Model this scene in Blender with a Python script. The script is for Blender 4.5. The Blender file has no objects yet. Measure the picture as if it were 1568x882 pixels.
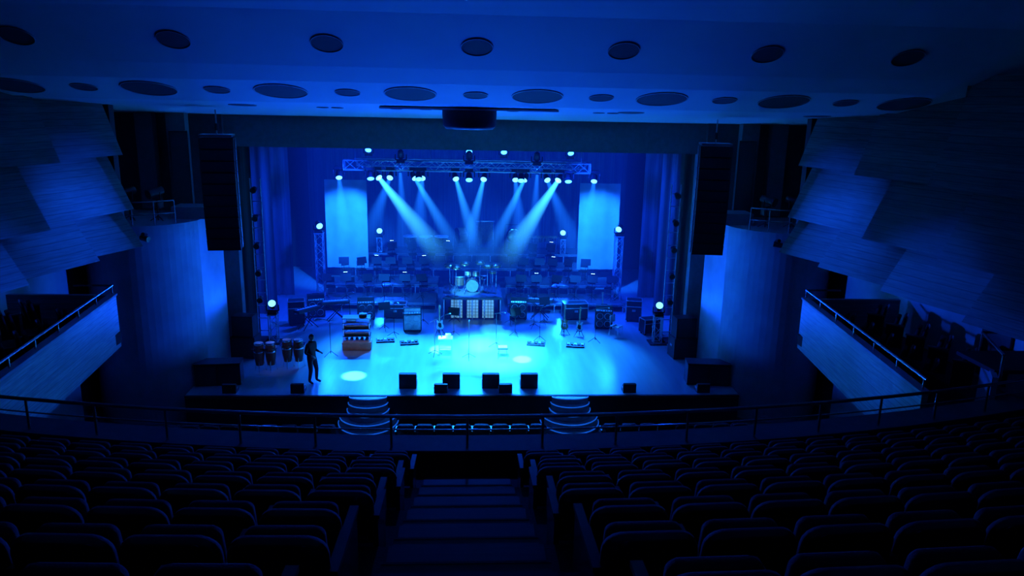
import bpy, math, random
from mathutils import Vector, Matrix
random.seed(7)
scn=bpy.context.scene
scn.view_settings.view_transform='Standard'
scn.view_settings.look='None'
R=math.radians
EYE=10.9; ST=1.1   # eye height on the balcony, stage height (metres above hall floor)
# ---------------------------------------------------------------- materials
def mat(name,col,rough=.6,metal=0,var=.15,scale=6,bump=0,emit=None,es=0,stretch=None,spec=.5):
    m=bpy.data.materials.new(name); m.use_nodes=True
    nt=m.node_tree; b=nt.nodes['Principled BSDF']
    b.inputs['Roughness'].default_value=rough; b.inputs['Metallic'].default_value=metal
    b.inputs['Specular IOR Level'].default_value=spec
    tc=nt.nodes.new('ShaderNodeTexCoord'); mp=nt.nodes.new('ShaderNodeMapping')
    nt.links.new(tc.outputs['Object'],mp.inputs['Vector'])
    if stretch: mp.inputs['Scale'].default_value=stretch
    n=nt.nodes.new('ShaderNodeTexNoise'); n.inputs['Scale'].default_value=scale; n.inputs['Detail'].default_value=3
    nt.links.new(mp.outputs['Vector'],n.inputs['Vector'])
    r=nt.nodes.new('ShaderNodeValToRGB')
    r.color_ramp.elements[0].position=.3; r.color_ramp.elements[1].position=.7
    r.color_ramp.elements[0].color=[c*(1-var) for c in col]+[1]
    r.color_ramp.elements[1].color=[min(1,c*(1+var)) for c in col]+[1]
    nt.links.new(n.outputs['Fac'],r.inputs['Fac']); nt.links.new(r.outputs['Color'],b.inputs['Base Color'])
    if bump:
        bp=nt.nodes.new('ShaderNodeBump'); bp.inputs['Strength'].default_value=bump; bp.inputs['Distance'].default_value=.02
        nt.links.new(n.outputs['Fac'],bp.inputs['Height']); nt.links.new(bp.outputs['Normal'],b.inputs['Normal'])
    if emit:
        b.inputs['Emission Color'].default_value=list(emit)+[1]; b.inputs['Emission Strength'].default_value=es
    return m
M={}
M['ceil']=mat('ceiling_plaster',(.5,.5,.5),.7,var=.04,scale=1)
M['hole']=mat('downlight_black',(.01,.01,.01),.8)
M['rim']=mat('downlight_rim',(.25,.25,.25),.5)
M['wood']=mat('wall_wood_panel',(.22,.19,.17),.5,var=.25,scale=3,bump=.1,stretch=(.6,.6,9))
M['woodl']=mat('parapet_wood_panel',(.34,.28,.23),.45,var=.3,scale=3,bump=.2,stretch=(.6,.6,9))
M['wall']=mat('wall_plaster',(.3,.3,.32),.6,var=.12,scale=1.5)
M['walld']=mat('wall_dark',(.07,.07,.08),.8)
M['prosc']=mat('proscenium_paint',(.2,.2,.22),.6,var=.1)
M['black']=mat('black_paint',(.015,.015,.017),.5)
M['plastic']=mat('black_plastic',(.02,.02,.022),.35)
M['drape']=mat('drape_velvet',(.12,.12,.13),.9,var=.3,scale=3,stretch=(6,6,.1))
M['screen']=mat('backdrop_cloth',(.4,.42,.44),.8,var=.1,scale=1.5)
M['floor']=mat('stage_floor_vinyl',(.34,.36,.38),.3,var=.12,scale=1.2,stretch=(3,.3,1))
M['hall']=mat('hall_floor_wood',(.12,.1,.09),.35,var=.25,scale=4,stretch=(1,6,1))
M['carpet']=mat('aisle_carpet',(.012,.012,.014),.9,var=.3,scale=60,bump=.3)
M['step']=mat('aisle_step_wood',(.02,.019,.019),.7,var=.3,scale=5,stretch=(.5,8,1))
M['tread']=mat('stage_step_tread',(.3,.3,.3),.5,var=.2,scale=5)
M['seat']=mat('seat_fabric',(.013,.012,.014),.8,var=.3,scale=80,bump=.2)
M['shell']=mat('seat_shell',(.018,.016,.016),.22,var=.2,scale=5,spec=.9)
M['arm']=mat('seat_arm_wood',(.04,.03,.022),.4,var=.3,scale=8)
M['metal']=mat('steel',(.55,.55,.58),.3,metal=1)
M['alu']=mat('truss_aluminium',(.7,.7,.72),.35,metal=.7)
M['rail']=mat('rail_steel',(.6,.55,.5),.25,metal=1)
M['grille']=mat('speaker_grille',(.03,.03,.033),.6,var=.6,scale=120)
M['case']=mat('case_wood',(.5,.28,.14),.5,var=.2)
M['cream']=mat('amp_cream',(.7,.68,.6),.6)
M['chrome']=mat('chrome',(.8,.8,.82),.12,metal=1)
M['brass']=mat('cymbal_brass',(.85,.65,.3),.25,metal=1)
M['red']=mat('drum_brown',(.15,.07,.05),.3)
M['skinhead']=mat('drum_head',(.85,.85,.82),.5)
M['guitar']=mat('guitar_finish',(.65,.25,.08),.2)
M['gwhite']=mat('guitar_white',(.8,.8,.78),.2)
M['maple']=mat('guitar_maple',(.6,.42,.22),.35)
M['paper']=mat('sheet_paper',(.85,.85,.85),.8)
M['skin']=mat('skin',(.6,.4,.3),.6,var=.05)
M['hair']=mat('hair',(.03,.02,.015),.6)
M['shirt']=mat('shirt_dark',(.02,.02,.025),.8)
M['jeans']=mat('jeans_dark',(.03,.035,.05),.8)
M['plat']=mat('riser_plywood',(.12,.12,.13),.6)
M['lamp']=mat('lamp_lens',(1,1,1),.3,emit=(.16,.6,1),es=2.6)
M['lampb']=mat('lamp_lens_blue',(1,1,1),.3,emit=(.03,.22,1),es=10)
M['led']=mat('led_panel',(.3,.3,.3),.3,emit=(.2,.65,1),es=.4)
M['nose']=mat('step_nosing_glow',(.4,.6,.9),.3,emit=(.01,.16,1),es=.45)  # lit look of the step edges put in as emission
M['desk']=mat('desk_lamp_glow',(1,1,1),.3,emit=(.45,.8,1),es=5)
def planks(m,freq,depth=.55):
    nt=m.node_tree; b=nt.nodes['Principled BSDF']; src_=b.inputs['Base Color'].links[0].from_socket
    tc=nt.nodes.new('ShaderNodeTexCoord'); sp=nt.nodes.new('ShaderNodeSeparateXYZ'); nt.links.new(tc.outputs['Object'],sp.inputs[0])
    a=nt.nodes.new('ShaderNodeMath'); a.operation='MULTIPLY'; a.inputs[1].default_value=freq; nt.links.new(sp.outputs['Z'],a.inputs[0])
    f=nt.nodes.new('ShaderNodeMath'); f.operation='FRACT'; nt.links.new(a.outputs[0],f.inputs[0])
    g=nt.nodes.new('ShaderNodeMath'); g.operation='GREATER_THAN'; g.inputs[1].default_value=.88; nt.links.new(f.outputs[0],g.inputs[0])
    fl_=nt.nodes.new('ShaderNodeMath'); fl_.operation='FLOOR'; nt.links.new(a.outputs[0],fl_.inputs[0])
    wn=nt.nodes.new('ShaderNodeTexWhiteNoise'); wn.noise_dimensions='1D'; nt.links.new(fl_.outputs[0],wn.inputs['W'])
    v=nt.nodes.new('ShaderNodeMath'); v.operation='MULTIPLY_ADD'; v.inputs[1].default_value=.25; v.inputs[2].default_value=.85; nt.links.new(wn.outputs['Value'],v.inputs[0])
    h=nt.nodes.new('ShaderNodeMath'); h.operation='MULTIPLY'; h.inputs[1].default_value=depth; nt.links.new(g.outputs[0],h.inputs[0])
    k=nt.nodes.new('ShaderNodeMath'); k.operation='SUBTRACT'; nt.links.new(v.outputs[0],k.inputs[0]); nt.links.new(h.outputs[0],k.inputs[1])
    mx=nt.nodes.new('ShaderNodeVectorMath'); mx.operation='SCALE'; nt.links.new(src_,mx.inputs[0]); nt.links.new(k.outputs[0],mx.inputs['Scale'])
    nt.links.new(mx.outputs[0],b.inputs['Base Color'])
planks(M['wood'],6,.35); planks(M['woodl'],7,.35)
# ---------------------------------------------------------------- mesh builder
class MB:
    def __init__(s): s.v=[];s.f=[];s.m=[];s.sm=[];s.mats=[];s.M=Matrix.Identity(4)
    def mi(s,k):
        if k not in s.mats: s.mats.append(k)
        return s.mats.index(k)
    def add(s,vs,fs,k,smooth=False):
        b=len(s.v); i=s.mi(k)
        s.v+=[tuple(s.M@Vector(p)) for p in vs]
        for f in fs:
            s.f.append([b+j for j in f]); s.m.append(i); s.sm.append(smooth)
    def box(s,c,d,k,rot=None):
        x,y,z=[q/2 for q in d]
        vs=[Vector((a*x,b*y,e*z)) for e in(-1,1) for b in(-1,1) for a in(-1,1)]
        if rot: 
            q=Matrix.Rotation(rot[2],3,'Z')@Matrix.Rotation(rot[1],3,'Y')@Matrix.Rotation(rot[0],3,'X')
            vs=[q@v for v in vs]
        vs=[v+Vector(c) for v in vs]
        s.add(vs,[(0,2,3,1),(4,5,7,6),(0,1,5,4),(2,6,7,3),(0,4,6,2),(1,3,7,5)],k)
    def cyl(s,p0,p1,r0,k,r1=None,n=10,smooth=True,caps=True,capk=None):
        if r1 is None: r1=r0
        p0=Vector(p0);p1=Vector(p1); d=(p1-p0).normalized()
        a=d.orthogonal().normalized(); b=d.cross(a)
        vs=[]
        for p,r in((p0,r0),(p1,r1)):
            for i in range(n):
                t=2*math.pi*i/n; vs.append(p+a*math.cos(t)*r+b*math.sin(t)*r)
        s.add(vs,[(i,(i+1)%n,n+(i+1)%n,n+i) for i in range(n)],k,smooth)
        if caps:
            s.add(vs[:n],[tuple(reversed(range(n)))],k); s.add(vs[n:],[tuple(range(n))],capk or k)
    def tube(s,pts,r,k,n=8):
        for a,b in zip(pts,pts[1:]): s.cyl(a,b,r,k,n=n)
    def lathe(s,prof,k,c=(0,0,0),n=20,axis=None,smooth=True):
        q=Matrix.Identity(3)
        if axis: q=Vector(axis).to_track_quat('Z','Y').to_matrix()
        vs=[]
        for r,z in prof:
            for i in range(n):
                t=2*math.pi*i/n; vs.append(q@Vector((r*math.cos(t),r*math.sin(t),z))+Vector(c))
        fs=[]
        for j in range(len(prof)-1):
            for i in range(n): fs.append((j*n+i,j*n+(i+1)%n,(j+1)*n+(i+1)%n,(j+1)*n+i))
        s.add(vs,fs,k,smooth)
    def prism(s,pts,h0,h1,k,m=None,side=None):
        m=m or Matrix.Identity(4); n=len(pts)
        vs=[m@Vector((p[0],p[1],h)) for h in(h0,h1) for p in pts]
        s.add(vs,[tuple(reversed(range(n))),tuple(range(n,2*n))],k)
        s.add(vs,[(i,(i+1)%n,n+(i+1)%n,n+i) for i in range(n)],side or k)
    def slab(s,w,h,t,rad,k,m,curve=0,k2=None):
        o=[]
        for cx,cz,a0 in((w/2-rad,h-rad,0),(-w/2+rad,h-rad,90),(-w/2+.03,.03,180),(w/2-.03,.03,270)):
            rr=rad if a0<180 else .03
            for i in range(6):
                a=R(a0+90*i/5); o.append((cx+rr*math.cos(a),cz+rr*math.sin(a)))
        n=len(o); C=(0,h/2)
        rings=[(.0,-t/2),(.5,-t/2),(.93,-t/2),(.985,-t*.35),(1,0),(.985,t*.35),(.93,t/2),(.5,t/2),(0,t/2)]
        vs=[]
        for sc,y in rings:
            for x,z in o:
                X=x*sc; Z=C[1]+(z-C[1])*sc
                vs.append(m@Vector((X,y-curve*X*X*4,Z)))
        f1=[];f2=[]
        for j in range(len(rings)-1):
            for i in range(n):
                (f1 if j<4 else f2).append((j*n+i,j*n+(i+1)%n,(j+1)*n+(i+1)%n,(j+1)*n+i))
        s.add(vs,f1,k,True); s.add(vs,f2,k2 or k,True)
    def mesh(s,name):
        me=bpy.data.meshes.new(name); me.from_pydata(s.v,[],s.f)
        for k in s.mats: me.materials.append(M[k])
        me.polygons.foreach_set('material_index',s.m); me.polygons.foreach_set('use_smooth',s.sm)
        me.update(); return me
    def obj(s,name,loc=(0,0,0),rz=0):
        return inst(s.mesh(name),name,loc,rz)
def inst(me,name,loc=(0,0,0),rz=0,sc=1):
    o=bpy.data.objects.new(name,me); scn.collection.objects.link(o)
    o.location=loc; o.rotation_euler=(0,0,rz); o.scale=(sc,sc,sc); return o

# ---------------------------------------------------------------- camera
cd=bpy.data.cameras.new('camera'); cam=bpy.data.objects.new('camera',cd); scn.collection.objects.link(cam)
cd.sensor_width=36; cd.lens=36*1184/1600; cd.clip_start=.05
cam.matrix_world=Matrix.Translation((0,0,EYE))@Matrix.Rotation(R(-3.4),4,'Z')@Matrix.Rotation(R(76),4,'X')@Matrix.Rotation(R(1.2),4,'Z')
scn.camera=cam

# ---------------------------------------------------------------- room shell
b=MB(); b.box((0,9,-.1),(27,44,.2),'hall'); b.obj('floor')
prof=[(-6,2.9),(8,2.6),(12,2.3),(13.6,1.95),(14.8,1.5),(16.6,.58),(17.3,.28),(19.0,-.155),(19.05,-.1),(19.4,-.19),(28.6,-.75)]
b=MB()
for (y0,z0),(y1,z1) in zip(prof,prof[1:]):
    b.add([(-13.5,y0,EYE+z0),(13.5,y0,EYE+z0),(13.5,y1,EYE+z1),(-13.5,y1,EYE+z1)],[(0,1,2,3)],'ceil',False)
b.box((0,12,EYE+3.1),(27,36,.2),'ceil')
b.obj('ceiling')
def downlight(x,y,z,slope,r):
    b=MB(); b.M=Matrix.Rotation(-slope,4,'X')
    b.lathe([(r*1.04,-.0),(r*1.04,-.02),(r,-.025),(r,.0)],'rim',n=32)
    b.lathe([(r,-.012),(0,-.012)],'hole',n=32)
    return b.obj('ceiling_downlight',(x,y,z))
sA=math.atan2(.92,1.8); sB=math.atan2(.435,1.7); sC=math.atan2(.56,9.2)
for i in range(-4,5):
    downlight(.14+i*2.95,15.8,EYE+.99,sA,.31)
    downlight(-1.36+i*2.93,18.1,EYE+.075,sB,.58)
    downlight(.14+i*2.93,18.1,EYE+.075,sB,.28)
    if i%2==0: downlight(i*2.6-.8,21,EYE-.19-.56*1.6/9.2,sC,.35)
b=MB()
b.lathe([(0,-.5),(.62,-.5),(.7,-.42),(.72,-.1),(.72,0)],'black',n=32)
b.box((0,0,.02),(4.6,1.2,.05),'ceil')
b.obj('ceiling_projector_housing',(.0,20.6,EYE-.3))

for s,nm in((-1,'left'),(1,'right')):
    b=MB(); b.box((s*13.2,10,6.5),(.3,44,14),'walld'); b.obj('wall_'+nm)
    for k,(z0,z1,off,ya,yb) in enumerate(((9.15,11.6,.0,9.2,22.2),(7.6,9.5,.1,9.4,22.3),(6.5,7.95,.2,9.6,22.4))):
        b=MB(); segs=5; sh=(0,.9,-.6)[k]
        for q in range(segs):
            y1=yb-q*2.7-(sh if q else 0); y0=max(ya,yb-(q+1)*2.7-sh)
            if y1<=y0: continue
            fx=lambda y:11.35-(y-14.2)/8
            N=6; vs=[]
            for zz,oo in((z0,off),(z1,off-.75)):
                for i in range(N+1):
                    t=i/N; y=y0+(y1-y0)*t
                    vs.append((s*(fx(y)-oo-.6*t-.05*math.sin(math.pi*t)),y,zz))
            m_=N+1; th=[(v[0]+s*.12,v[1],v[2]) for v in vs]; a=vs+th; fs=[]
            for i in range(N): fs+=[(i,i+1,m_+i+1,m_+i),(2*m_+i,2*m_+i+1,i+1,i),(3*m_+i,3*m_+i+1,2*m_+i+1,2*m_+i)]
            fs+=[(N,2*m_+N,3*m_+N,m_+N),(0,m_,3*m_,2*m_)]
            b.add(a,fs,'wood')
            e=vs[N]; b.add([(e[0],e[1],z0),(e[0]+s*.5,e[1],z0),(e[0]+s*.6,e[1],z1),(vs[2*m_-1][0],e[1],z1)],[(0,1,2,3)],'wood')
        b.obj('wall_panel_'+nm)
    b=MB(); b.box((s*12.75,15,3.2),(.2,18,6.6),'wall'); b.box((s*12.62,16.6,5.6),(.1,1,2.1),'black'); b.obj('wall_box_'+nm)
    b=MB(); b.box((s*10.25,22.6,8.6),(.25,.3,4.2),'black'); b.obj('wall_panel_frame_'+nm)
    b=MB()
    b.box((s*11.0,28.5,8.6),(4.2,.2,3.9),'walld')
    b.box((s*11.45,28.1,8.6),(.6,.4,3.6),'prosc')
    b.box((s*10.35,28.1,8.6),(.65,.4,3.6),'prosc')
    b.obj('pilaster_wall_'+nm)
    N=28; pts=[(-10.95+1.95*math.cos(R(180+165*i/N)),26.2+1.95*math.sin(R(180+165*i/N))) for i in range(N+1)]
    pts+=[(-9.0,27.9),(-12.9,27.9)]
    if s>0: pts=[(-x,y) for x,y in reversed(pts)]
    b=MB(); b.prism(pts,0,6.75,'wall'); b.obj('proscenium_tower_'+nm)
    b=MB(); b.box((s*9.45,26.4,6.95),(1.1,.9,.4),'wall'); b.obj('tower_cap_'+nm)
    P=[(s*(10.95-1.85*math.cos(R(180+140*i/14))),26.2+1.85*math.sin(R(180+140*i/14)),6.75) for i in range(15)]
    b=MB()
    for h in(.35,.75): b.tube([(x,y,z+h) for x,y,z in P],.022,'rail')
    for x,y,z in P[::2]: b.cyl((x,y,z),(x,y,z+.75),.02,'rail')
    b.obj('technical_balcony_railing')
    for dx in(0,.9):
        b=MB(); b.cyl((0,0,0),(0,0,.7),.025,'black'); b.tube([(-.2,0,.95),(-.2,0,.7),(.2,0,.7),(.2,0,.95)],.02,'black')
        b.cyl((0,.22,.98),(0,-.22,.9),.13,'plastic',n=16); b.cyl((0,-.3,.88),(0,-.22,.9),.16,'black',n=16)
        for a in(0,120,240): b.cyl((0,0,.15),(.25*math.cos(R(a)),.25*math.sin(R(a)),0),.015,'black')
        b.obj('theatre_spotlight',(s*(10.3+dx),25.6,6.75),s*.6)
    b=MB(); b.cyl((0,0,0),(0,-.12,-.03),.03,'black'); b.cyl((-.12,-.15,-.08),(.14,-.25,-.12),.09,'plastic',n=12); b.cyl((.0,-.1,0),(.0,-.3,.05),.06,'plastic',n=12); b.obj('wall_lamp',(s*10.2,24.34,6.5))
    b=MB(); b.box((s*10.85,29.1,5.8),(4.2,.4,11.6),'prosc'); b.obj('wall_proscenium_'+nm)
b=MB(); b.box((0,29.1,9.75),(17.5,.4,1.5),'prosc'); b.obj('wall_proscenium_header')
def curtain(name,x0,x1,y,z0,z1,k='drape',amp=.08,wl=.45):
    b=MB(); n=int(abs(x1-x0)/wl*8)+2; vs=[]
    for z in(z0,z1):
        for i in range(n):
            x=x0+(x1-x0)*i/(n-1); vs.append((x,y+amp*math.sin(2*math.pi*x/wl),z))
    b.add(vs,[(i,i+1,n+i+1,n+i) for i in range(n-1)],k,True); return b.obj(name)
b=MB(); b.box((0,36.6,ST-.1),(23.4,15,.2),'floor'); b.box((0,26.65,ST-.1),(18.8,4.9,.2),'floor'); b.box((0,24.18,ST/2-.05),(18.8,.1,ST-.1),'black'); b.box((0,24.12,ST-.03),(18.8,.06,.06),'step'); b.obj('stage_floor')
b=MB(); b.box((0,44.2,6),(24,.2,12),'black'); b.obj('wall_back')
for s,nm in((-1,'left'),(1,'right')):
    b=MB(); b.box((s*11.9,36.8,6),(.2,15,12),'walld'); b.obj('wall_stage_'+nm)
b=MB(); b.box((0,36.8,12),(24,15,.2),'black'); b.obj('ceiling_stage')
for y in(31,34,37.4): 
    for s in(-1,1): curtain('stage_leg_curtain',s*8.7,s*11.5,y,ST+.03,11.5,amp=.025,wl=.5)
for y in(31.3,36.3): curtain('border_curtain',-11,11,y,9.2,11.8)
curtain('backdrop_curtain',-9,9,43.2,ST+.02,10,k='drape',amp=.06,wl=.6)
for x in(-6.2,6.72):
    curtain('backdrop_side_panel',x-1.05,x+1.05,38.6,ST+1.2,6.8,k='screen',amp=.02,wl=.8)

# ---------------------------------------------------------------- orchestra risers
b=MB()
tiers=[(34.5,.4),(36.5,.8),(38.5,1.2),(40.3,1.6)]
for i,(y,h) in enumerate(tiers):
    y1=tiers[i+1][0] if i<3 else 42.3
    for s in(-1,1):
        x0,x1=(1.7,7.2) if i<2 else (0,6.0)
        cx=s*(x0+x1)/2+.18
        b.box((cx,(y+y1)/2,ST+h-.03),(x1-x0,y1-y,.06),'plat')
        b.box((cx,y+.02,ST+h-.03),(x1-x0,.03,.1),'alu')
        n=int((x1-x0)/1.0)
        for j in range(n+1):
            x=s*(x0+(x1-x0)*j/n)+.18
            b.cyl((x,y+.05,ST),(x,y+.05,ST+h),.025,'alu')
b.obj('orchestra_riser')
b=MB(); b.box((.18,34.5,ST+1.0),(2.7,2.6,.1),'plat')
for x in(-1.1,-.38,.18,.74,1.46):
    b.cyl((x,33.25,ST),(x,33.25,ST+1.0),.03,'alu')
for x in(-.52,.2,.9):
    b.box((x,33.3,ST+.5),(.56,.06,.86),'black')
    for i in range(4):
        for j in range(6): b.box((x-.2+i*.133,33.26,ST+.14+j*.144),(.11,.03,.12),'led')
for s in(-1,1): b.box((.18+s*1.28,34.5,ST+.5),(.05,2.5,.95),'black')
b.obj('drum_riser')

# ---------------------------------------------------------------- instruments
def drum(b,c,ax,r,d,shell,head='skinhead',n=20):
    ax=Vector(ax).normalized(); c=Vector(c); p=c-ax*d/2; q=c+ax*d/2
    b.cyl(p,q,r,shell,n=n,caps=False)
    b.cyl(q-ax*.005,q+ax*.004,r*.98,head,n=n); b.cyl(p-ax*.004,p+ax*.005,r*.98,head,n=n)
    for e in(p,q): b.lathe([(r,-.02),(r*1.04,-.02),(r*1.04,.02),(r,.02)],'chrome',c=e,axis=ax,n=n)
    a=ax.orthogonal().normalized(); o=ax.cross(a)
    for i in range(6):
        t=i*math.pi/3; w=(a*math.cos(t)+o*math.sin(t))*r*1.03
        b.cyl(p+w,q+w,.008,'chrome',n=5)
def tripod(b,x,y,h,k='chrome',sp=.28):
    b.cyl((x,y,.12),(x,y,h),.012,k,n=6)
    for a in(30,150,270): b.cyl((x,y,.3),(x+sp*math.cos(R(a)),y+sp*math.sin(R(a)),0),.01,k,n=5)
b=MB()
drum(b,(0,0,.32),(0,1,0),.29,.42,'red',head='plat'); drum(b,(.55,.25,.62),(0,.15,1),.18,.15,'chrome')
drum(b,(-.2,.05,.82),(0,.35,1),.14,.2,'red'); drum(b,(.17,.05,.82),(0,.35,1),.15,.22,'red')
drum(b,(-.6,.3,.42),(0,.1,1),.21,.38,'red')
for sx in(-.18,.18): b.cyl((sx,0,.6),(sx,.05,.75),.015,'chrome')
for a in(-1,1): b.cyl((a*.27,-.1,.25),(a*.38,-.2,0),.012,'chrome')
for a in(0,120,240):
    b.cyl((-.6+.2*math.cos(R(a)),.3+.2*math.sin(R(a)),0),(-.6+.2*math.cos(R(a)),.3+.2*math.sin(R(a)),.4),.01,'chrome')
tripod(b,.55,.25,.55)
for x,y,h,r in((-.75,-.1,1.2,.25),(.7,-.1,1.25,.25),(-.35,-.25,1.4,.22),(.95,.25,.9,.2),(-1.05,.4,1.15,.27),(.35,-.25,1.45,.22),(1.1,-.2,1.3,.24)):
    tripod(b,x,y,h); b.lathe([(0,.03),(r*.2,.015),(r,-.01),(r,-.014),(0,.0)],'brass',c=(x,y,h),axis=(0,-.3,1),n=20)
b.lathe([(0,.5),(.17,.5),(.18,.44),(.0,.43)],'plastic',c=(.1,.75,0)); tripod(b,.1,.75,.45)
b.obj('drum_kit',(.18,34.3,ST+1.05))
for x,y in((-7.34,26.5),(-6.43,26.9)):
    b=MB()
    for sx in(-.2,.2):
        b.lathe([(.13,.25),(.19,.6),(.2,.8),(.16,1.08)],'red',c=(sx,0,0),n=18)
        b.lathe([(.165,1.02),(.18,1.02),(.18,1.08),(.165,1.1)],'chrome',c=(sx,0,0),n=18)
        b.lathe([(.16,1.09),(0,1.095)],'skinhead',c=(sx,0,0),n=18)
        b.lathe([(.197,.74),(.207,.77),(.2,.8)],'chrome',c=(sx,0,0),n=18)
        for a in(30,150,270): b.tube([(sx+.14*math.cos(R(a)),.14*math.sin(R(a)),.45),(sx+.22*math.cos(R(a)),.22*math.sin(R(a)),0)],.014,'chrome')
    b.box((0,.0,.9),(.9,.35,.02),'chrome')
    b.obj('conga_drums',(x,y,ST),.1)
def wedge_mesh(w,h,d):
    b=MB()
    pts=[(-d/2,0),(d/2,0),(d/2,h*.95),(d*.32,h),(-d/2,h*.35)]
    vs=[(sx,p[0],p[1]) for sx in(-w/2,w/2) for p in pts]; n=5
    b.add(vs,[tuple(reversed(range(n))),tuple(range(n,2*n))]+[(i,(i+1)%n,n+(i+1)%n,n+i) for i in range(n)],'plastic')
    a=Vector((0,d*.32,h)); c=Vector((0,-d/2,h*.35)); dd=(c-a); nn=Vector((0,dd.z,-dd.y)).normalized()
    if nn.z<0: nn=-nn
    mid=(a+c)/2; ang=math.atan2(a.z-c.z,a.y-c.y)
    b.box(mid+nn*.01,(w*.9,dd.length*.9,.02),'grille',rot=(ang,0,0))
    for sx in(-1,1): b.box((sx*(w/2+.005),d*.1,h*.5),(.02,.14,.06),'metal')
    return b.mesh('stage_monitor_wedge')
W1=wedge_mesh(.6,.55,.5); W2=wedge_mesh(.45,.33,.35)
for x in(-2.07,-.57,.8,2.14): inst(W1,'stage_monitor_wedge',(x,25.0,ST),math.pi)
for x in(-5.74,-.92,1.3,5.6,-8.0,8.2): inst(W2,'stage_monitor_wedge',(x,24.5,ST),math.pi)
b=MB()
for sx in(-.5,.5):
    for sy in(-.25,.25): b.cyl((sx,sy,0),(sx,sy,1.3),.02,'alu')
for z in(.55,.85,1.1,1.28): 
    b.box((0,0,z),(1.08,.55,.03),'plastic')
b.box((0,0,.62),(1.0,.34,.09),'plastic'); b.box((0,-.1,.67),(.9,.14,.02),'paper')
b.box((0,0,.92),(1.0,.34,.08),'plastic'); b.box((0,-.1,.965),(.9,.14,.02),'paper')
b.box((-.2,0,1.2),(.35,.3,.12),'metal'); b.box((.25,0,1.36),(.3,.25,.12),'plastic')
b.box((0,-.1,.17),(1.12,.6,.3),'case'); b.box((0,-.1,.33),(1.14,.62,.03),'maple')
for i in range(5): b.lathe([(0,.1),(.06,.1),(.07,0)],'chrome',c=(-.4+i*.2,-.1,.36),n=10)
b.obj('keyboard_rack',(-4.42,29.2,ST),.05)
def amp(front,name,loc,rz):
    b=MB()
    b.box((0,0,.42),(.78,.36,.74),'plastic'); b.box((0,-.185,.42),(.7,.02,.66),front)
    b.box((0,0,.93),(.74,.3,.27),'plastic'); b.box((0,-.155,.97),(.68,.02,.14),front); b.box((0,-.16,.85),(.68,.02,.07),'chrome')
    for sx in(-1,1):
        for z in(.25,.6):
            b.lathe([(.14,0),(.15,.012),(.15,.02),(.13,.02)],'metal',c=(sx*.17,-.19,z),axis=(0,-1,0),n=20)
        for sy in(-1,1): b.cyl((sx*.33,sy*.13,0),(sx*.33,sy*.13,.06),.03,'black')
    for i in range(6): b.cyl((-.28+i*.11,-.17,.85),(-.28+i*.11,-.19,.85),.02,'black',n=8)
    b.tube([(-.12,0,1.07),(-.12,0,1.1),(.12,0,1.1),(.12,0,1.07)],.012,'black')
    b.obj(name,loc,rz)
amp('cream','guitar_amplifier',(-2.4,31.5,ST),.1); amp('grille','guitar_amplifier',(6.0,32.0,ST),-.15); amp('grille','guitar_amplifier',(-4.6,33.2,ST),.15)
amp('grille','guitar_amplifier',(2.3,33.4,ST),-.05); amp('grille','guitar_amplifier',(-6.9,33.6,ST),.3)
def fcase(w,d,h,loc,rz):
    b=MB(); b.box((0,0,h/2+.1),(w,d,h),'plastic')
    for sx in(-1,1):
        for sy in(-1,1):
            b.box((sx*w/2,sy*d/2,h/2+.1),(.03,.03,h+.02),'alu'); b.cyl((sx*(w/2-.08)-.02,sy*(d/2-.08),.05),(sx*(w/2-.08)+.02,sy*(d/2-.08),.05),.05,'black',n=10)
        b.box((sx*w/2,0,h+.1),(.03,d,.03),'alu'); b.box((0,sx*d/2,h+.1),(w,.03,.03),'alu'); b.box((0,sx*d/2,h*.7+.1),(w,.015,.03),'alu')
    b.box((0,-d/2-.01,h*.5+.1),(.16,.02,.1),'metal')
    b.obj('flight_case',loc,rz)
for p in((1.1,.6,.7,(4.9,33.4,ST),.1),(.7,.6,1.0,(-7.5,32.4,ST),.2),(.7,.6,.9,(7.6,33.2,ST),-.2),(.8,.5,.6,(7.9,31.2,ST),.3),(1.0,.6,.6,(-3.3,33.5,ST),0)): fcase(*p)
def guitar(col,name,loc,rz,lean=.2):
    b=MB(); half=[(0,-.2),(.1,-.19),(.155,-.12),(.15,-.03),(.11,.04),(.12,.11),(.14,.19),(.1,.22),(.06,.16),(.03,.13)]
    pts=half+[(-x,y) for x,y in reversed(half[1:])]
    m=Matrix.Translation((0,0,.42))@Matrix.Rotation(lean*-1,4,'X')@Matrix.Rotation(R(90),4,'X')
    b.prism(pts,-.02,.025,col,m)
    B=b.M; b.M=m
    b.prism([(0,-.12),(.07,-.1),(.06,.08),(-.06,.1),(-.08,-.05)],.026,.03,'gwhite' if col!='gwhite' else 'black')
    b.box((0,.38,.03),(.05,.56,.025),'maple'); b.prism([(-.03,.66),(.03,.66),(.05,.84),(-.02,.86)],.015,.035,'maple')
    b.box((0,.0,.035),(.07,.03,.015),'chrome'); b.box((0,-.08,.035),(.07,.03,.02),'chrome')
    for i in range(6): b.cyl((.045,.69+i*.025,.025),(.07,.69+i*.025,.025),.007,'chrome',n=5)
    b.M=B
    b.cyl((0,.1,.02),(0,.16,.7),.014,'black',n=6)
    for sx in(-1,1):
        b.cyl((0,.1,.35),(sx*.22,-.15,0),.013,'black',n=6); b.cyl((0,.1,.2),(sx*.12,-.08,.22),.012,'black',n=6)
    b.cyl((0,.1,.35),(0,.3,0),.013,'black',n=6)
    b.obj(name,loc,rz)
guitar('gwhite','electric_guitar',(-1.2,31.0,ST),.2); guitar('guitar','electric_guitar',(4.15,31.1,ST),0); guitar('gwhite','electric_guitar',(4.75,30.8,ST),-.2)
guitar('guitar','electric_guitar',(6.2,33.4,ST),.2)
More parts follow.
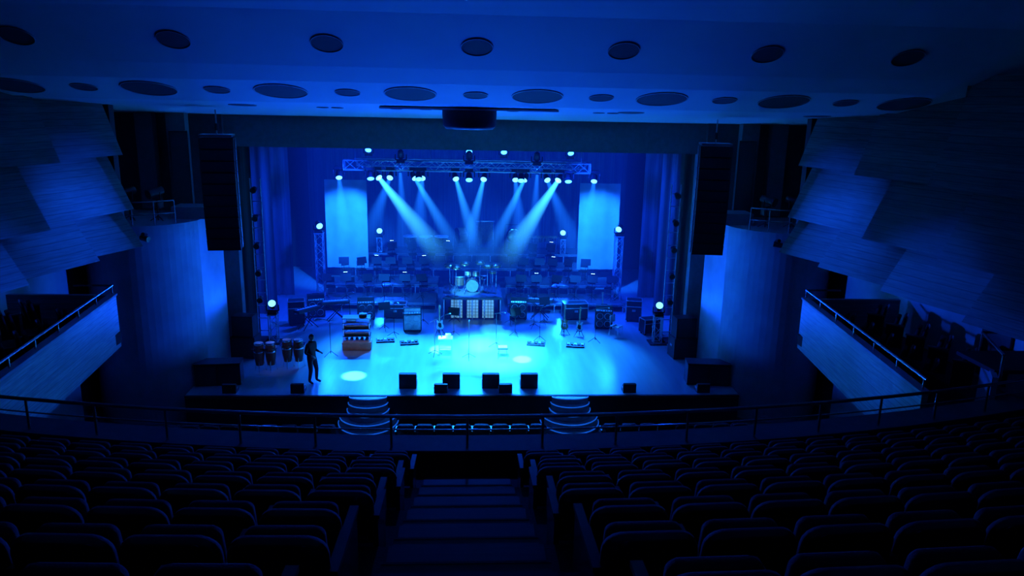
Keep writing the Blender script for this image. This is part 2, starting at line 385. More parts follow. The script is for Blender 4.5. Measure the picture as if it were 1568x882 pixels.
def mic(loc,rz,h=1.45,boom=True):
    b=MB(); b.cyl((0,0,.1),(0,0,h),.011,'black',n=6)
    for a in(30,150,270): b.cyl((0,0,.2),(.3*math.cos(R(a)),.3*math.sin(R(a)),.01),.011,'black',n=6)
    if boom: b.cyl((0,.2,h-.1),(0,-.5,h+.15),.009,'black',n=6); e=Vector((0,-.5,h+.15)); d=Vector((0,-1,.1))
    else: e=Vector((0,0,h)); d=Vector((0,-.5,.6))
    d.normalize(); b.cyl(e,e+d*.14,.014,'plastic',.02,n=10); b.lathe([(.02,.14),(.027,.165),(.02,.19),(0,.2)],'metal',c=e,axis=d,n=10)
    b.obj('microphone_stand',loc,rz)
for x,y,r,bm in((.04,27.9,0,False),(1.14,29.3,.5,True),(-1.3,28.3,2,True),(3.0,30.2,1,True),(-3.1,30.7,.4,True),(5.3,30.0,.7,True),(2.9,32.0,-.5,True),(-5.3,28.2,-.8,True),(-.6,33,3,True),(-5.0,31.2,.2,True),(-2.0,32.6,1,True),(1.9,32.6,2,True)):
    mic((x,y,ST),r,1.45,bm)
b=MB(); b.box((0,0,.78),(.55,.4,.03),'paper'); b.box((0,0,.4),(.48,.34,.02),'paper')
for sx in(-1,1):
    for sy in(-1,1): b.cyl((sx*.24,sy*.17,0),(sx*.24,sy*.17,.78),.012,'chrome',n=6)
b.box((.1,0,.86),(.2,.14,.14),'cream'); b.lathe([(.03,0),(.03,.14),(.015,.18),(.012,.22)],'metal',c=(-.15,0,.8),n=10)
b.obj('side_table',(-.87,28.1,ST)); 
b=MB(); b.box((0,0,.42),(.4,.35,.05),'plastic'); b.box((0,-.02,.46),(.36,.3,.03),'paper')
for sx in(-1,1):
    for sy in(-1,1): b.cyl((sx*.13,sy*.12,.4),(sx*.19,sy*.16,0),.014,'chrome',n=6)
    b.cyl((sx*.17,-.14,.15),(sx*.17,.14,.15),.01,'chrome',n=6)
b.obj('stool',(1.35,28.0,ST))
for x,y in((-3.4,30.0),(2.8,29.6),(4.4,29.4),(-2.4,29.7)):
    b=MB(); b.box((0,0,.05),(.75,.35,.06),'plastic',rot=(.12,0,0))
    for i in range(5): b.box((-.28+i*.14,0,.1),(.1,.14,.05),random.choice(['red','metal','case','cream']),rot=(.12,0,0)); b.cyl((-.28+i*.14,-.04,.12),(-.28+i*.14,-.04,.145),.015,'chrome',n=8)
    b.obj('guitar_pedalboard',(x,y,ST),random.uniform(-.2,.2))
def mstand(lamp):
    b=MB(); b.cyl((0,0,.1),(0,0,1.0),.012,'black',n=6)
    for a in(30,150,270): b.cyl((0,0,.22),(.25*math.cos(R(a)),.25*math.sin(R(a)),.01),.01,'black',n=5)
    b.box((0,-.02,1.08),(.5,.015,.34),'black',rot=(-.35,0,0)); b.box((0,.05,.92),(.5,.07,.015),'black')
    b.box((-.11,.0,1.09),(.2,.01,.28),'paper',rot=(-.35,0,0)); b.box((.11,.0,1.09),(.2,.01,.28),'paper',rot=(-.35,0,0))
    if lamp:
        b.tube([(0,-.08,1.24),(0,-.06,1.34),(0,.05,1.36)],.008,'black',n=5); b.box((0,.07,1.35),(.2,.06,.03),'black'); b.box((0,.07,1.33),(.18,.05,.02),'desk')
    return b.mesh('music_stand')
MS0=mstand(False); MS1=mstand(True)
b=MB(); b.box((0,0,.46),(.42,.42,.05),'seat'); b.box((0,.2,.74),(.4,.03,.26),'seat',rot=(-.1,0,0))
for sx in(-.19,.19):
    b.cyl((sx,-.19,0),(sx,-.19,.46),.012,'chrome',n=6); b.tube([(sx,.23,0),(sx,.19,.46),(sx,.22,.86)],.012,'chrome',n=6)
b.cyl((-.19,-.19,.2),(.19,-.19,.2),.01,'chrome',n=6)
CH=b.mesh('orchestra_chair')
rows=[(35.2,.4,[-6.6,-5.7,-4.8,-3.9,-3.0,-2.2,2.5,3.3,4.2,5.1,6.0,6.9]),(37.2,.8,[-6.2,-5.4,-4.6,-3.8,-3.0,-2.2,2.7,3.5,4.3,5.1,5.9]),(39.1,1.2,[-4.0,-3.0,-2.0,-1.0,2.4,3.4,4.4])]
for y,h,xs in rows:
    for i,x in enumerate(xs):
        a=-math.atan2(x,14)
        inst(MS1 if (i*7+int(y))%3==0 else MS0,'music_stand',(x+random.uniform(-.1,.1),y+.1-.02*abs(x),ST+h),a+random.uniform(-.3,.3))
        inst(CH,'orchestra_chair',(x+random.uniform(-.05,.05),y+.85-.02*abs(x),ST+h),a+random.uniform(-.2,.2))
inst(MS0,'music_stand',(2.0,30.8,ST),.5); inst(MS0,'music_stand',(-.6,30.8,ST),-.3); inst(MS0,'music_stand',(-3.6,31.6,ST),.3); inst(MS0,'music_stand',(3.4,32.6,ST),.3)
b=MB(); b.box((0,0,.46),(.44,.42,.04),'cream'); b.box((0,.21,.76),(.42,.03,.3),'cream',rot=(-.12,0,0))
for sx in(-.2,.2):
    b.cyl((sx,-.19,0),(sx,-.17,.46),.014,'chrome',n=6); b.tube([(sx,.25,0),(sx,.2,.46),(sx,.24,.9)],.014,'chrome',n=6)
b.obj('chair',(6.35,30.8,ST),.9)
TM=MB(); TM.lathe([(0,.25),(.16,.28),(.3,.45),(.36,.7),(.36,.78)],'brass',n=24); TM.lathe([(.37,.76),(.39,.76),(.39,.8),(.36,.81),(0,.81)],'skinhead',n=24)
for a in range(4): TM.tube([(.36*math.cos(R(a*90)),.36*math.sin(R(a*90)),.74),(.3*math.cos(R(a*90)),.3*math.sin(R(a*90)),.05),(.34*math.cos(R(a*90)),.34*math.sin(R(a*90)),0)],.018,'chrome')
TM=TM.mesh('timpani')
for x in(-3.2,-2.35,-1.5): inst(TM,'timpani',(x,41.2,ST+1.62))
b=MB()
for sx in(-.45,.45): b.cyl((sx,0,0),(sx,0,1.7),.025,'chrome'); b.cyl((sx,-.3,.02),(sx,.3,.02),.025,'chrome')
b.box((0,0,1.7),(1,.08,.06),'chrome')
for i in range(14): b.cyl((-.39+i*.06,0,1.65),(-.39+i*.06,0,.35+i*.025),.017,'brass',n=8)
b.obj('tubular_bells',(.9,41.0,ST+1.6))
b=MB(); b.tube([(-.5,0,0),(-.5,0,1.5),(.5,0,1.5),(.5,0,0)],.025,'black'); b.lathe([(0,.03),(.3,.02),(.42,0),(.42,-.04)],'brass',c=(0,0,.9),axis=(0,-1,0),n=28)
for s in(-1,1): b.cyl((s*.5,-.3,.02),(s*.5,.3,.02),.025,'black'); b.cyl((s*.2,0,1.5),(s*.2,0,1.25),.006,'black')
b.obj('gong',(2.5,41.2,ST+1.6))
b=MB(); drum(b,(0,0,.9),(1,.3,.1),.42,.45,'case',head='plat')
for s in(-1,1): b.tube([(s*.45,-.25,0),(s*.44,0,.9),(s*.45,.25,0)],.02,'chrome')
b.obj('bass_drum',(-.4,41.2,ST+1.6))
b=MB()
for i in range(18): b.box((-.8+i*.095,0,.86),(.08,.5-.015*i,.025),'maple')
for s in(-1,1):
    b.cyl((s*.85,-.2,0),(s*.85,-.15,.84),.02,'chrome'); b.cyl((s*.85,.2,0),(s*.85,.1,.84),.02,'chrome'); b.box((0,s*.18,.83),(1.8,.03,.05),'case')
for i in range(18): b.cyl((-.8+i*.095,0,.82),(-.8+i*.095,0,.4+i*.015),.025,'brass',n=8)
b.obj('marimba',(4.0,41.2,ST+1.6))
for x,y,rz in((-5.9,33.0,.3),(-6.9,31.8,.9),(3.3,33.5,-.2)):
    b=MB(); b.box((0,0,.85),(1.2,.36,.12),'plastic'); b.box((0,.08,.915),(1.08,.16,.015),'paper')
    for i in range(28):
        if i%7 not in(2,6): b.box((-.5+i*.0385,.11,.925),(.018,.1,.014),'black')
    for s in(-1,1): b.cyl((s*.4,-.18,.0),(-s*.4,-.1,.8),.018,'black')
    for s in(-1,1): b.cyl((s*.4,.18,.0),(-s*.4,.1,.8),.018,'black')
    b.obj('keyboard_synthesizer',(x,y,ST),rz)

# ---------------------------------------------------------------- speakers
for s in(-1,1):
    b=MB(); z=0; y=0
    for i in range(10):
        t=R(1.2*i)
        b.box((0,y,z-.165),(.95,.5,.32),'plastic',rot=(t,0,0)); b.box((0,y-.26,z-.165),(.9,.02,.28),'grille',rot=(t,0,0))
        for q in(-1,1): b.box((q*.49,y,z-.165),(.02,.1,.3),'metal',rot=(t,0,0))
        z-=.33*math.cos(t); y-=-.33*math.sin(t)*.5
    b.box((0,0,.06),(.9,.6,.06),'metal')
    b.cyl((0,0,.06),(0,0,.78),.02,'metal'); b.cyl((0,0,.2),(0,0,.4),.06,'black')
    b.obj('line_array_speaker',(s*7.35 +.05,22.8,9.65),s*-.12)
    b=MB(); b.box((0,0,.42),(.95,.7,.82),'plastic'); b.box((0,-.36,.42),(.87,.02,.74),'grille')
    b.box((0,0,1.24),(.8,.55,.8),'plastic'); b.box((0,-.285,1.24),(.72,.02,.7),'grille')
    for q in(-1,1): b.box((q*.48,0,.5),(.02,.2,.08),'metal')
    b.obj('subwoofer_stack',(s*8.5,28.2,ST),s*.1)
    b=MB(); b.box((0,0,.4),(1.5,.6,.76),'plastic')
    for q in(-.43,.43): b.box((q*.88,-.31,.4),(.66,.02,.64),'grille')
    b.box((0,0,.8),(1.54,.64,.04),'black')
    b.obj('subwoofer_cabinet',(s*8.6,25.3,ST),s*-.1)
    b=MB(); b.box((0,0,0),(.6,.5,2.6),'plastic'); b.box((0,-.26,0),(.52,.02,2.5),'grille'); b.box((0,.3,.9),(.2,.2,.06),'metal')
    b.obj('wall_speaker',(s*10.1,27.45,8.3),s*-.3)

# ---------------------------------------------------------------- truss and lamps
def truss(b,p0,p1,w=.3,seg=.5,r=.025):
    p0=Vector(p0);p1=Vector(p1); d=(p1-p0); L=d.length; d.normalize()
    a=Vector((0,1,0)) if abs(d.y)<.9 else Vector((1,0,0)); c=d.cross(a).normalized()
    cs=[(a*i+c*j)*w/2 for i,j in((1,1),(1,-1),(-1,-1),(-1,1))]
    for q in cs: b.cyl(p0+q,p1+q,r,'alu',n=6)
    n=max(1,round(L/seg))
    for i in range(n):
        for k in range(4):
            q0=cs[k];q1=cs[(k+1)%4]
            if i%2: q0,q1=q1,q0
            b.cyl(p0+d*L*i/n+q0,p0+d*L*(i+1)/n+q1,r*.55,'alu',n=5)
    for t in(0,1):
        for k in range(4): b.cyl(p0+d*L*t+cs[k],p0+d*L*t+cs[(k+1)%4],r*.6,'alu',n=5)
b=MB(); truss(b,(-5.5,34,7.95),(5.4,34,7.95),.42)
for x in(-5,-1.7,1.7,5): b.cyl((x,34,8.15),(x,34,11.88),.012,'metal',n=5)
b.obj('lighting_truss')
b=MB(); truss(b,(-5.5,38,7.75),(5.8,38,7.75),.35)
for x in(-5,5): b.cyl((x,38,7.95),(x,38,11.88),.012,'metal',n=5)
b.obj('lighting_truss')
# lit look of haze put in as emission: volume whose glow falls off with distance from the lens and towards the cone edge
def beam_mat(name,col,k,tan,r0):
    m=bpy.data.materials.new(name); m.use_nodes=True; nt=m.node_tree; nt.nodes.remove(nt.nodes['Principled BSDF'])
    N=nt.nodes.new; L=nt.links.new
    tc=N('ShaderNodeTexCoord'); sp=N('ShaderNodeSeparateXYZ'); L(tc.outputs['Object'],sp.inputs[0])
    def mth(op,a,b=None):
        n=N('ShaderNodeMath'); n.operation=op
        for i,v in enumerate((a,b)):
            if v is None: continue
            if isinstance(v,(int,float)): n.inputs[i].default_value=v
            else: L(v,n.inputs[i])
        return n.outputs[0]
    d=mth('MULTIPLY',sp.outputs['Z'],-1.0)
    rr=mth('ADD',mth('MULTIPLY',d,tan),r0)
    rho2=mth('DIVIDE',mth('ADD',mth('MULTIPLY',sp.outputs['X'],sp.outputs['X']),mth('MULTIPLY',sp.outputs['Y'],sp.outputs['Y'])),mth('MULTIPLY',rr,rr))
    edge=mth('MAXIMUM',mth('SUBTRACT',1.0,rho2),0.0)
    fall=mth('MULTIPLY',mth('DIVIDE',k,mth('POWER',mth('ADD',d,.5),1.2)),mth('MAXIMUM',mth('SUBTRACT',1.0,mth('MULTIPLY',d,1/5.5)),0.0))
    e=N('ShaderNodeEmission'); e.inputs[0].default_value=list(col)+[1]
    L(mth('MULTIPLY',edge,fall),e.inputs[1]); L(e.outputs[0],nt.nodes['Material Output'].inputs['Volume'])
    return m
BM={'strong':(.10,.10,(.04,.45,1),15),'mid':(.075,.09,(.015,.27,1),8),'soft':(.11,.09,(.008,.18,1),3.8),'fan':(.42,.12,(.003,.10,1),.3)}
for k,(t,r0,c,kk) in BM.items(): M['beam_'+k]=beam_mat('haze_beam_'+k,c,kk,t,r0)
def spot(parent,loc,target,e,col,ang,blend=.3,rad=.06,name='spot_lamp'):
    l=bpy.data.lights.new(name,'SPOT'); l.energy=e; l.color=col; l.spot_size=R(ang); l.spot_blend=blend; l.shadow_soft_size=rad
    o=bpy.data.objects.new(name,l); scn.collection.objects.link(o)
    loc=Vector(loc); d=(Vector(target)-loc).normalized()
    mw=Matrix.Translation(loc)@d.to_track_quat('-Z','Y').to_matrix().to_4x4()
    if parent:
        o.parent=parent; o.matrix_basis=Matrix.Translation(parent.location).inverted()@mw
    else: o.matrix_basis=mw
    return o
def head(loc,target,up=False,r=.15,lens='lamp',e=0,col=(.02,.25,1),ang=10,blend=.3,name='moving_head_light',beam=None,blen=None):
    loc=Vector(loc); t=Vector(target); b=MB(); sg=1 if up else -1
    b.box((0,0,-sg*.32),(.36,.3,.12),'plastic')
    b.tube([(-.24,0,0),(-.24,0,-sg*.24),(.24,0,-sg*.24),(.24,0,0)],.025,'plastic')
    d=(t-loc).normalized()
    b.cyl(-d*.18,d*.02,r*.8,'plastic',r,n=16); b.cyl(d*.02,d*.16,r,'plastic',r*1.05,n=16,caps=False); 
    b.cyl(d*.13,d*.15,r*.97,lens,n=16); b.cyl(-d*.24,-d*.18,r*.5,'black',r*.8,n=12)
    o=b.obj(name,loc)
    if e: spot(o,loc+d*.2,t,e,col,ang,blend)
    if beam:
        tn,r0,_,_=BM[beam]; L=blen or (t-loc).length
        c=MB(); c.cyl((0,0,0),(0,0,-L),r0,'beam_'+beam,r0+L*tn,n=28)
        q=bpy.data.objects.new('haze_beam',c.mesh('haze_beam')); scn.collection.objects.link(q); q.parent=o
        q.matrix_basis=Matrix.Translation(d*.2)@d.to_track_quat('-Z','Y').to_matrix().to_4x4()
    return o
CY=(.03,.45,1); BL=(.003,.07,1)
TR=7.5
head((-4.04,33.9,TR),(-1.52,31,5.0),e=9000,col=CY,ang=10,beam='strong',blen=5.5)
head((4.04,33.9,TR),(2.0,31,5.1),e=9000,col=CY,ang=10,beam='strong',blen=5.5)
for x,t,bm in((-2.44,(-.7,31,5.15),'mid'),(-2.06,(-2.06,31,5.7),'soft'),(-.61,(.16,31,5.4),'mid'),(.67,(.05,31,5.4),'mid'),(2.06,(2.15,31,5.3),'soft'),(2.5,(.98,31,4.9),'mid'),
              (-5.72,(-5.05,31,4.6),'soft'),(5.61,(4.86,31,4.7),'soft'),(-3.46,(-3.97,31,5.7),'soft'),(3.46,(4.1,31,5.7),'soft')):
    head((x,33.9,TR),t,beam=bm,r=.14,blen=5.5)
for x,tx in((-4.9,-5),(0,.0),(1.7,2),(5.0,5.6)): head((x,37.8,8.45),(tx,30,ST),up=True,e=4000,col=BL,ang=70,blend=.8,lens='lampb')
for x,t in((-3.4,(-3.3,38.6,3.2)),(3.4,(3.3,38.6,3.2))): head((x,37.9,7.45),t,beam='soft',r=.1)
for x,tx,ty in((-4.3,-3.4,28.8),(-2.2,-1.4,27.6),(0,.3,27.8),(2.3,2,27.8),(4.4,4.0,28.8)):
    head((x,33.6,TR+.02),(tx,ty,ST),e=13500,col=(.008,.21,1),ang=50,blend=.9,lens='lampb',name='wash_light')
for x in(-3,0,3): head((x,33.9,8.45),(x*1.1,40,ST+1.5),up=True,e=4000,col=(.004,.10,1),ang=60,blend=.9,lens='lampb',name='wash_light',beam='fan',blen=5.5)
for s,x in((-1,-6.2),(1,6.72)): spot(None,(s*5.2,34.6,7.3),(x,38.5,4.4),6500,(.006,.15,1),50,.7,name='added_panel_fill')  # added lamps without fixtures, to brighten the backdrop side panels
def tower(x,y,z0,h,w,tgt,e,ang,col,name='truss_tower'):
    b=MB(); b.box((0,0,.02),(w*2.2,w*2.2,.04),'black'); truss(b,(0,0,.04),(0,0,h),w,.35,.02); b.box((0,0,h+.02),(w*1.2,w*1.2,.04),'alu')
    b.obj(name,(x,y,z0)); head((x,y,z0+h+.42),tgt,up=True,e=e,col=col,ang=ang,blend=.6)
tower(-7.0,35.5,ST,3.5,.35,(-3,28,ST+1),5000,40,BL); tower(7.2,35.5,ST,3.5,.35,(3,28,ST+1),5000,40,BL)
tower(-7.87,29.9,ST,1.15,.32,(-6.9,22,9),1000,90,BL); tower(7.9,29.9,ST,1.15,.32,(6.9,22,9),1000,90,BL)
tower(-4.8,40.6,ST+1.6,.8,.25,(-3.5,34,3),3000,50,BL); tower(5.15,40.6,ST+1.6,.8,.25,(3.5,34,3),3000,50,BL)
for s in(-1,1):
    b=MB()
    for q in(-.2,.2): b.cyl((q,0,0),(q,0,6.6),.025,'alu')
    for i in range(12): b.cyl((-.2,0,.4+i*.53),(.2,0,.4+i*.53),.015,'alu')
    b.box((0,0,.02),(.8,.8,.04),'black')
    for i in range(5):
        b.cyl((0,-.1,1.8+i*1.1),(0,-.35,1.75+i*1.1),.1,'plastic',.12,n=14); b.cyl((0,-.36,1.748+i*1.1),(0,-.355,1.749+i*1.1),.11,'hole',n=14)
    b.obj('side_light_ladder',(s*8.35,30.2,ST))
    spot(None,(s*3.5,31.8,8.2),(s*9,35,4),7000,(.002,.04,1),90,.9,.3,name='added_leg_fill')  # added lamp without a fixture, gives the leg curtains their blue glow

# ---------------------------------------------------------------- stage steps
for x in(-3.35,3.5):
    b=MB()
    for w,d,z in((1.0,1.15,.22),(.95,.95,.44),(.7,.75,.66),(.66,.5,.88),(.62,.25,1.08)):
        N=20; pts=[(w*math.cos(R(180+180*i/N)),d*math.sin(R(180+180*i/N))) for i in range(N+1)]
        b.prism(pts,z-.2,z,'tread'); 
        for p,q in zip(pts,pts[1:]): b.cyl((p[0],p[1],z-.01),(q[0],q[1],z-.01),.02,'nose',n=5)
    b.obj('stage_steps',(x,24.1,0))

# ---------------------------------------------------------------- seats
def seat(b,m):
    S=b.M; b.M=S@m
    tilt=Matrix.Translation((0,-.02,.36))@Matrix.Rotation(R(10),4,'X')
    b.slab(.57,.53,.085,.14,'shell',tilt,curve=-.10,k2='seat')
    b.slab(.47,.46,.1,.06,'seat',Matrix.Translation((0,.17,.38))@Matrix.Rotation(R(12),4,'X'))
    b.box((-.3,.12,.32),(.045,.42,.6),'shell'); 
    b.box((-.3,.14,.64),(.065,.44,.035),'arm')
    b.M=S
YC=46.0
def fl(r): return EYE-2.01-.387*r-.88
for r in range(-1,8):
    y=2.95+.95*r; Rr=YC-y
    for s in(-1,1):
        b=MB(); n=15
        for i in range(n):
            x=s*(.76+.3+.6*i+(.1 if r%2==0 else 0)); th=x/Rr
            m=Matrix.Translation((Rr*math.sin(th),YC-Rr*math.cos(th),fl(r)))@Matrix.Rotation(th,4,'Z')
            seat(b,m)
            if (s<0 and i==0) or (s>0 and i==n-1):
                S=b.M; b.M=m; b.box((.3,.12,.32),(.045,.42,.6),'shell'); b.box((.3,.14,.64),(.065,.44,.035),'arm'); b.M=S
        b.obj('theatre_seat_row')
def arc(b,R0,R1,z0,z1,k,t0=-.32,t1=.32,N=32,kf=None):
    vs=[]
    for i in range(N+1):
        t=t0+(t1-t0)*i/N
        for Rr,z in((R0,z1),(R1,z1),(R0,z0),(R1,z0)): vs.append((Rr*math.sin(t),YC-Rr*math.cos(t),z))
    fs=[];ff=[]
    for i in range(N):
        a=4*i;c=a+4
        fs+=[(a,c,c+1,a+1),(a+3,c+3,c+2,a+2)]; ff+=[(a+1,c+1,c+3,a+3),(a+2,c+2,c,a)]
    b.add(vs,fs,k); b.add(vs,ff,kf or k); b.add(vs,[(0,1,3,2),(4*N,4*N+2,4*N+3,4*N+1)],k)
b=MB()
for r in range(-7,9):
    y0=2.95+.95*r-.12; y1=y0+.95 if r<8 else 11.25
    arc(b,YC-y0,YC-y1,fl(r)-.6,fl(r),'carpet')
    if r<8:
        b.box((0,y1+.2,fl(r)-.19-.1),(1.3,.42,.2),'step')
        b.box((0,y1+.42,fl(r)-.2),(1.3,.03,.03),'carpet')
        b.box((0,y1-.24,fl(r)+.008),(1.3,.46,.016),'step')
b.obj('balcony_floor')
b=MB(); arc(b,YC-11.2,YC-11.72,4.1,5.37,'step'); arc(b,YC-11.18,YC-11.76,5.37,5.41,'walld')
b.obj('balcony_parapet')
b=MB(); Rr=YC-11.3
def rp(x,z): t=x/Rr; return (Rr*math.sin(t),YC-Rr*math.cos(t),z)
for i in range(-10,11): b.cyl(rp(i*1.22,5.4),rp(i*1.22,5.93),.022,'rail',n=8)
b.tube([rp(x*.5,5.95) for x in range(-24,25)],.032,'rail',n=8)
b.tube([rp(x*.5,5.72) for x in range(-24,25)],.014,'rail',n=6)
b.obj('balcony_railing')
for y in(22.3,21.3,20.3,19.3):
    for x0,n in((-9.2,9),(-1.95,8),(4.6,8)) if y>22 else ((-9.2,8),(-4.0,16),(5.9,6)):
        b=MB()
        for i in range(n): seat(b,Matrix.Translation((x0+i*.6,y,0)))
        b.obj('parterre_seat_row')
for s,nm in((-1,'left'),(1,'right')):
    ang=math.atan2(.75,7.1); yy=16.85; xx=9.22
    b=MB(); b.box((s*11,16.8,4.35),(3.0,7.2,.3),'carpet')
    b.box((s*xx,yy,4.8),(.12,7.2,1.45),'woodl',rot=(0,0,-s*ang)); b.box((s*11.0,20.45,4.8),(2.8,.12,1.45),'woodl'); b.box((s*xx,yy,5.55),(.2,7.2,.05),'wall',rot=(0,0,-s*ang))
    b.obj('side_box_parapet')
    b=MB()
    f=lambda y:(s*(8.85+.75*(y-13.3)/7.1),y)
    b.tube([(*f(13.3),5.8),(*f(20.4),5.8),(s*10.6,20.4,5.8)],.03,'rail')
    for i in range(7): b.cyl((*f(13.4+i*1.16),5.57),(*f(13.4+i*1.16),5.8),.02,'rail')
    b.obj('side_box_railing')
    for x in(10.5,11.4):
        b=MB()
        for i in range(2 if s>0 else 0,7): seat(b,Matrix.Translation((s*x,13.8+i*.95,4.5+(.25 if x>11 else 0)))@Matrix.Rotation(s*R(55),4,'Z'))
        if x>11: b.box((s*11.5,16.8,4.62),(1.0,7.1,.22),'carpet')
        b.obj('box_seat_row')
b=MB(); b.box((10.6,14.0,5.2),(.1,1.6,1.3),'wall',rot=(0,0,-.5)); b.box((11.2,14.2,5.85),(1.6,1.2,.08),'step'); 
b.tube([(10.3,13.3,5.8),(10.3,13.3,6.3),(10.9,14.8,6.3),(12,14.8,6.3)],.03,'rail'); b.cyl((10.9,14.8,5.8),(10.9,14.8,6.3),.02,'rail')
b.obj('corner_box')
b=MB(); b.lathe([(.0,.05),(.16,.05),(.17,.0)],'paper',axis=(-1,0,0),n=24); b.lathe([(.17,0),(.19,.03),(.17,.07)],'black',axis=(-1,0,0),n=24); b.box((-.06,0,.05),(.01,.02,.1),'black'); b.box((-.06,.04,0),(.01,.08,.02),'black'); b.obj('wall_clock',(12.62,17.6,5.9))
spot(None,(-8,26,7.5),(10.9,14.2,5.6),7000,(.003,.055,1),8,.6,name='added_wall_fill')  # added lamp without a fixture, brightens the corner box

# ---------------------------------------------------------------- person (technician on stage)
def person(loc,rz):
    J={'pel':(0,0,.95),'sp':(0,.01,1.12),'ch':(0,.0,1.32),'nk':(0,.0,1.48),'nk2':(0,-.02,1.56),
       'lh':(-.1,0,.9),'lk':(-.13,-.06,.5),'la':(-.13,.03,.09),'lt':(-.15,-.15,.035),
       'rh':(.1,0,.9),'rk':(.12,-.1,.5),'ra':(.13,-.06,.09),'rt':(.16,-.24,.035),
       'ls':(-.19,.0,1.42),'le':(-.27,.03,1.15),'lw':(-.17,-.18,1.05),'rs':(.19,0,1.42),'re':(.26,.05,1.14),'rw':(.2,-.17,1.12)}
    rad={'pel':.165,'sp':.145,'ch':.16,'nk':.075,'nk2':.06,'lh':.11,'rh':.11,'lk':.075,'rk':.075,'la':.052,'ra':.052,'lt':.04,'rt':.04,'ls':.072,'rs':.072,'le':.054,'re':.054,'lw':.034,'rw':.034}
    E=[('pel','sp'),('sp','ch'),('ch','nk'),('nk','nk2'),('pel','lh'),('lh','lk'),('lk','la'),('la','lt'),('pel','rh'),('rh','rk'),('rk','ra'),('ra','rt'),('ch','ls'),('ls','le'),('le','lw'),('ch','rs'),('rs','re'),('re','rw')]
    ks=list(J); vs=[J[k] for k in ks]; rd=[rad[k] for k in ks]; es=[(ks.index(a),ks.index(c)) for a,c in E]
    for wn,sx in(('lw',-1),('rw',1)):
        w=Vector(J[wn]); d=Vector((0,-.9,-.25)).normalized(); i0=ks.index(wn)
        vs.append(tuple(w+d*.07)); rd.append(.03); pi=len(vs)-1; es.append((i0,pi))
        side=Vector((1,0,0))
        for f,(o,L) in enumerate(((-.03,.06),(-.01,.075),(.01,.07),(.03,.055))):
            a=w+d*.09+side*o; m1=a+d*L*.6; m2=m1+(d+Vector((0,0,-1))).normalized()*L*.5
            k=len(vs); vs+= [tuple(a),tuple(m1),tuple(m2)]; rd+=[.011,.01,.008]; es+=[(pi,k),(k,k+1),(k+1,k+2)]
        k=len(vs); vs+=[tuple(w+d*.04-side*sx*.035),tuple(w+d*.08-side*sx*.05)]; rd+=[.012,.01]; es+=[(pi,k),(k,k+1)]
    me=bpy.data.meshes.new('tech'); me.from_pydata(vs,es,[]); o=bpy.data.objects.new('tmp',me); scn.collection.objects.link(o)
    md=o.modifiers.new('s','SKIN'); sv=me.skin_vertices[0].data
    for i,r_ in enumerate(rd): sv[i].radius=(r_,r_*.8 if i in(0,1,2) else r_); sv[i].use_root=(i==0)
    o.modifiers.new('u','SUBSURF').levels=2
    dg=bpy.context.evaluated_depsgraph_get(); em=bpy.data.meshes.new_from_object(o.evaluated_get(dg)); bpy.data.objects.remove(o)
    b=MB()
    V=[v.co.copy() for v in em.vertices]
    grp={'shirt':[],'jeans':[],'skin':[],'black':[]}
    for p in em.polygons:
        c=p.center; k='shirt'
        if c.z<.1: k='black'
        elif c.z<.98 and abs(c.x)<.25 and not(c.y<-.12 and c.z>.8): k='jeans'
        elif c.z>1.5: k='skin'
        elif c.y<-.17 and c.z>.9: k='skin'
        grp[k].append(tuple(p.vertices))
    for k,f in grp.items():
        if f: b.add(V,f,k,True)
    hc=Vector((0,-.03,1.66)); vs=[];A=20;Bn=14
    for j in range(Bn+1):
        ph=math.pi*j/Bn
        for i in range(A):
            t=2*math.pi*i/A; x=math.sin(ph)*math.cos(t)*.078; y=math.sin(ph)*math.sin(t)*.098; z=math.cos(ph)*.118
            if z<0: x*=1+z*2.2; y=y*(1+z*1.2)-(-z)*.12
            if math.sin(t)<-.95 and -.035<z<.02: y-=.02
            if -.95<math.sin(t)<-.75 and 0<z<.03: y+=.008
            vs.append(tuple(hc+Vector((x,y,z))))
    sk=[];hr=[]
    for j in range(Bn):
        for i in range(A):
            f=(j*A+i,j*A+(i+1)%A,(j+1)*A+(i+1)%A,(j+1)*A+i); c=sum((Vector(vs[q]) for q in f),Vector())/4-hc
            (hr if (c.z>.06 or (c.y>-.01 and c.z>-.07)) else sk).append(f)
    b.add(vs,sk,'skin',True); 
    b.add([tuple(hc+(Vector(v)-hc)*1.08) for v in vs],hr,'hair',True)
    for s in(-1,1):
        b.lathe([(0,.012),(.02,.01),(.028,0),(0,-.005)],'skin',c=hc+Vector((s*.08,.005,-.01)),axis=(s,-.3,0),n=10)
        b.lathe([(0,.008),(.01,.004),(.013,0)],'hair',c=hc+Vector((s*.03,-.088,.012)),axis=(0,-1,0),n=8)
    b.box(hc+Vector((0,-.098,-.055)),(.04,.01,.008),'red')
    return b.obj('stage_technician',loc,rz)
person((-5.43,25.35,ST),R(60))

# ---------------------------------------------------------------- thin haze filling the stage house, its blue light put in as emission
hz=bpy.data.materials.new('emissive_stage_haze'); hz.use_nodes=True; nt=hz.node_tree; nt.nodes.remove(nt.nodes['Principled BSDF'])
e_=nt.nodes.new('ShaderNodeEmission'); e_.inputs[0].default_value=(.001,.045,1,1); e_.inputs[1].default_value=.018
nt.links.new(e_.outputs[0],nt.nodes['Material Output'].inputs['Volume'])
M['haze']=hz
b=MB(); b.box((0,36.8,5.2),(17.2,12.8,8.0),'haze'); b.obj('emissive_stage_haze')

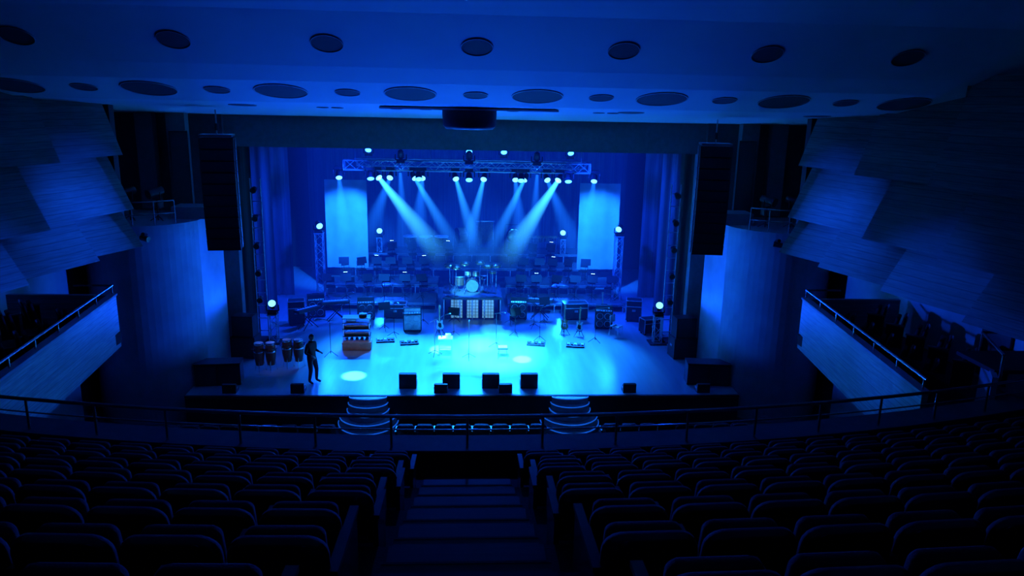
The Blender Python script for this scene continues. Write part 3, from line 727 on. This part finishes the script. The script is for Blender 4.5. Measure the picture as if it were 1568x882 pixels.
# ---------------------------------------------------------------- hall lamps and added fills
for x,tx,ty,e,a,c in((-3.6,-4.1,26.0,70000,5.2,(.06,.6,1)),(-1.2,-1.1,29.0,80000,4.6,(.08,.6,1)),(1.2,2.1,27.8,80000,4.0,(.08,.6,1)),
                     (.3,.9,28.4,165000,24,(.016,.32,1)),(0,.5,29.6,60000,9,(.05,.5,1)),(-2,.2,36.3,90000,6,(.03,.4,1)),  # the upstage spot is added to brighten the drum kit
                     (-4,-3.8,36.5,20000,20,(.006,.16,1)),(4,4.0,36.5,20000,20,(.006,.16,1)),(3.6,1.2,31.5,30000,6,(.03,.4,1))):  # the wide pair is added to brighten the orchestra gear
    o=downlight(x,21.5,EYE-.19-.56*2.1/9.2,sC,.16)
    spot(o,(x,21.5,EYE-.37),(tx,ty,ST),e,c,a,1 if a>8 else .5,.04,name='profile_lamp')
for x in(-5.5,-1.8,1.8,5.5):
    spot(None,(x,24.5,1.25),(x*.7,20.3,11),2900,(.002,.065,1),70,1,.15,name='added_ceiling_fill')  # added fill at the stage lip for the ceiling glow
spot(None,(0,28.7,8.6),(0,5,6),3600,BL,70,1,.3,name='added_hall_fill')  # added fill standing in for stage light spilling onto the seats
for s in(-1,1):
    for tgt,e,a in(((s*10.2,20.4,7.1),26000,11),((s*10.6,20.8,8.5),14000,8),((s*11,16.3,6.9),14000,9),((s*9.4,17,5.0),2500,20),((s*12.6,17,5.75),9000,9)):
        spot(None,(-s*9.4,25.9,8.2),tgt,e,BL,a,1,.25,name='added_wall_fill')  # added fills for the bright patches on side walls and boxes
    spot(None,(s*6,30,5.5),(s*9.8,24.6,4.5),500,BL,60,.8,.1,name='added_wall_fill')  # added fill for the proscenium tower
    spot(None,(-s*9.4,25.9,7.8),(s*10.0,24.6,4.6),15000,BL,16,.8,.1,name='added_wall_fill')  # second tower fill, added on the opposite side
spot(None,(-4.3,27.6,3.6),(-4.42,29.0,1.4),24,(1,.75,.5),50,.8,name='added_warm_fill')  # added warm fill to bring out the rack's wood colour
spot(None,(-6.8,25.2,4.2),(-6.9,26.7,1.7),10,(1,.85,.75),40,.8,name='added_warm_fill')  # added warm fill to bring out the conga shells
w=bpy.data.worlds.new('world'); scn.world=w; w.use_nodes=True; w.node_tree.nodes['Background'].inputs[0].default_value=(.01,.03,.12,1); w.node_tree.nodes['Background'].inputs[1].default_value=.03
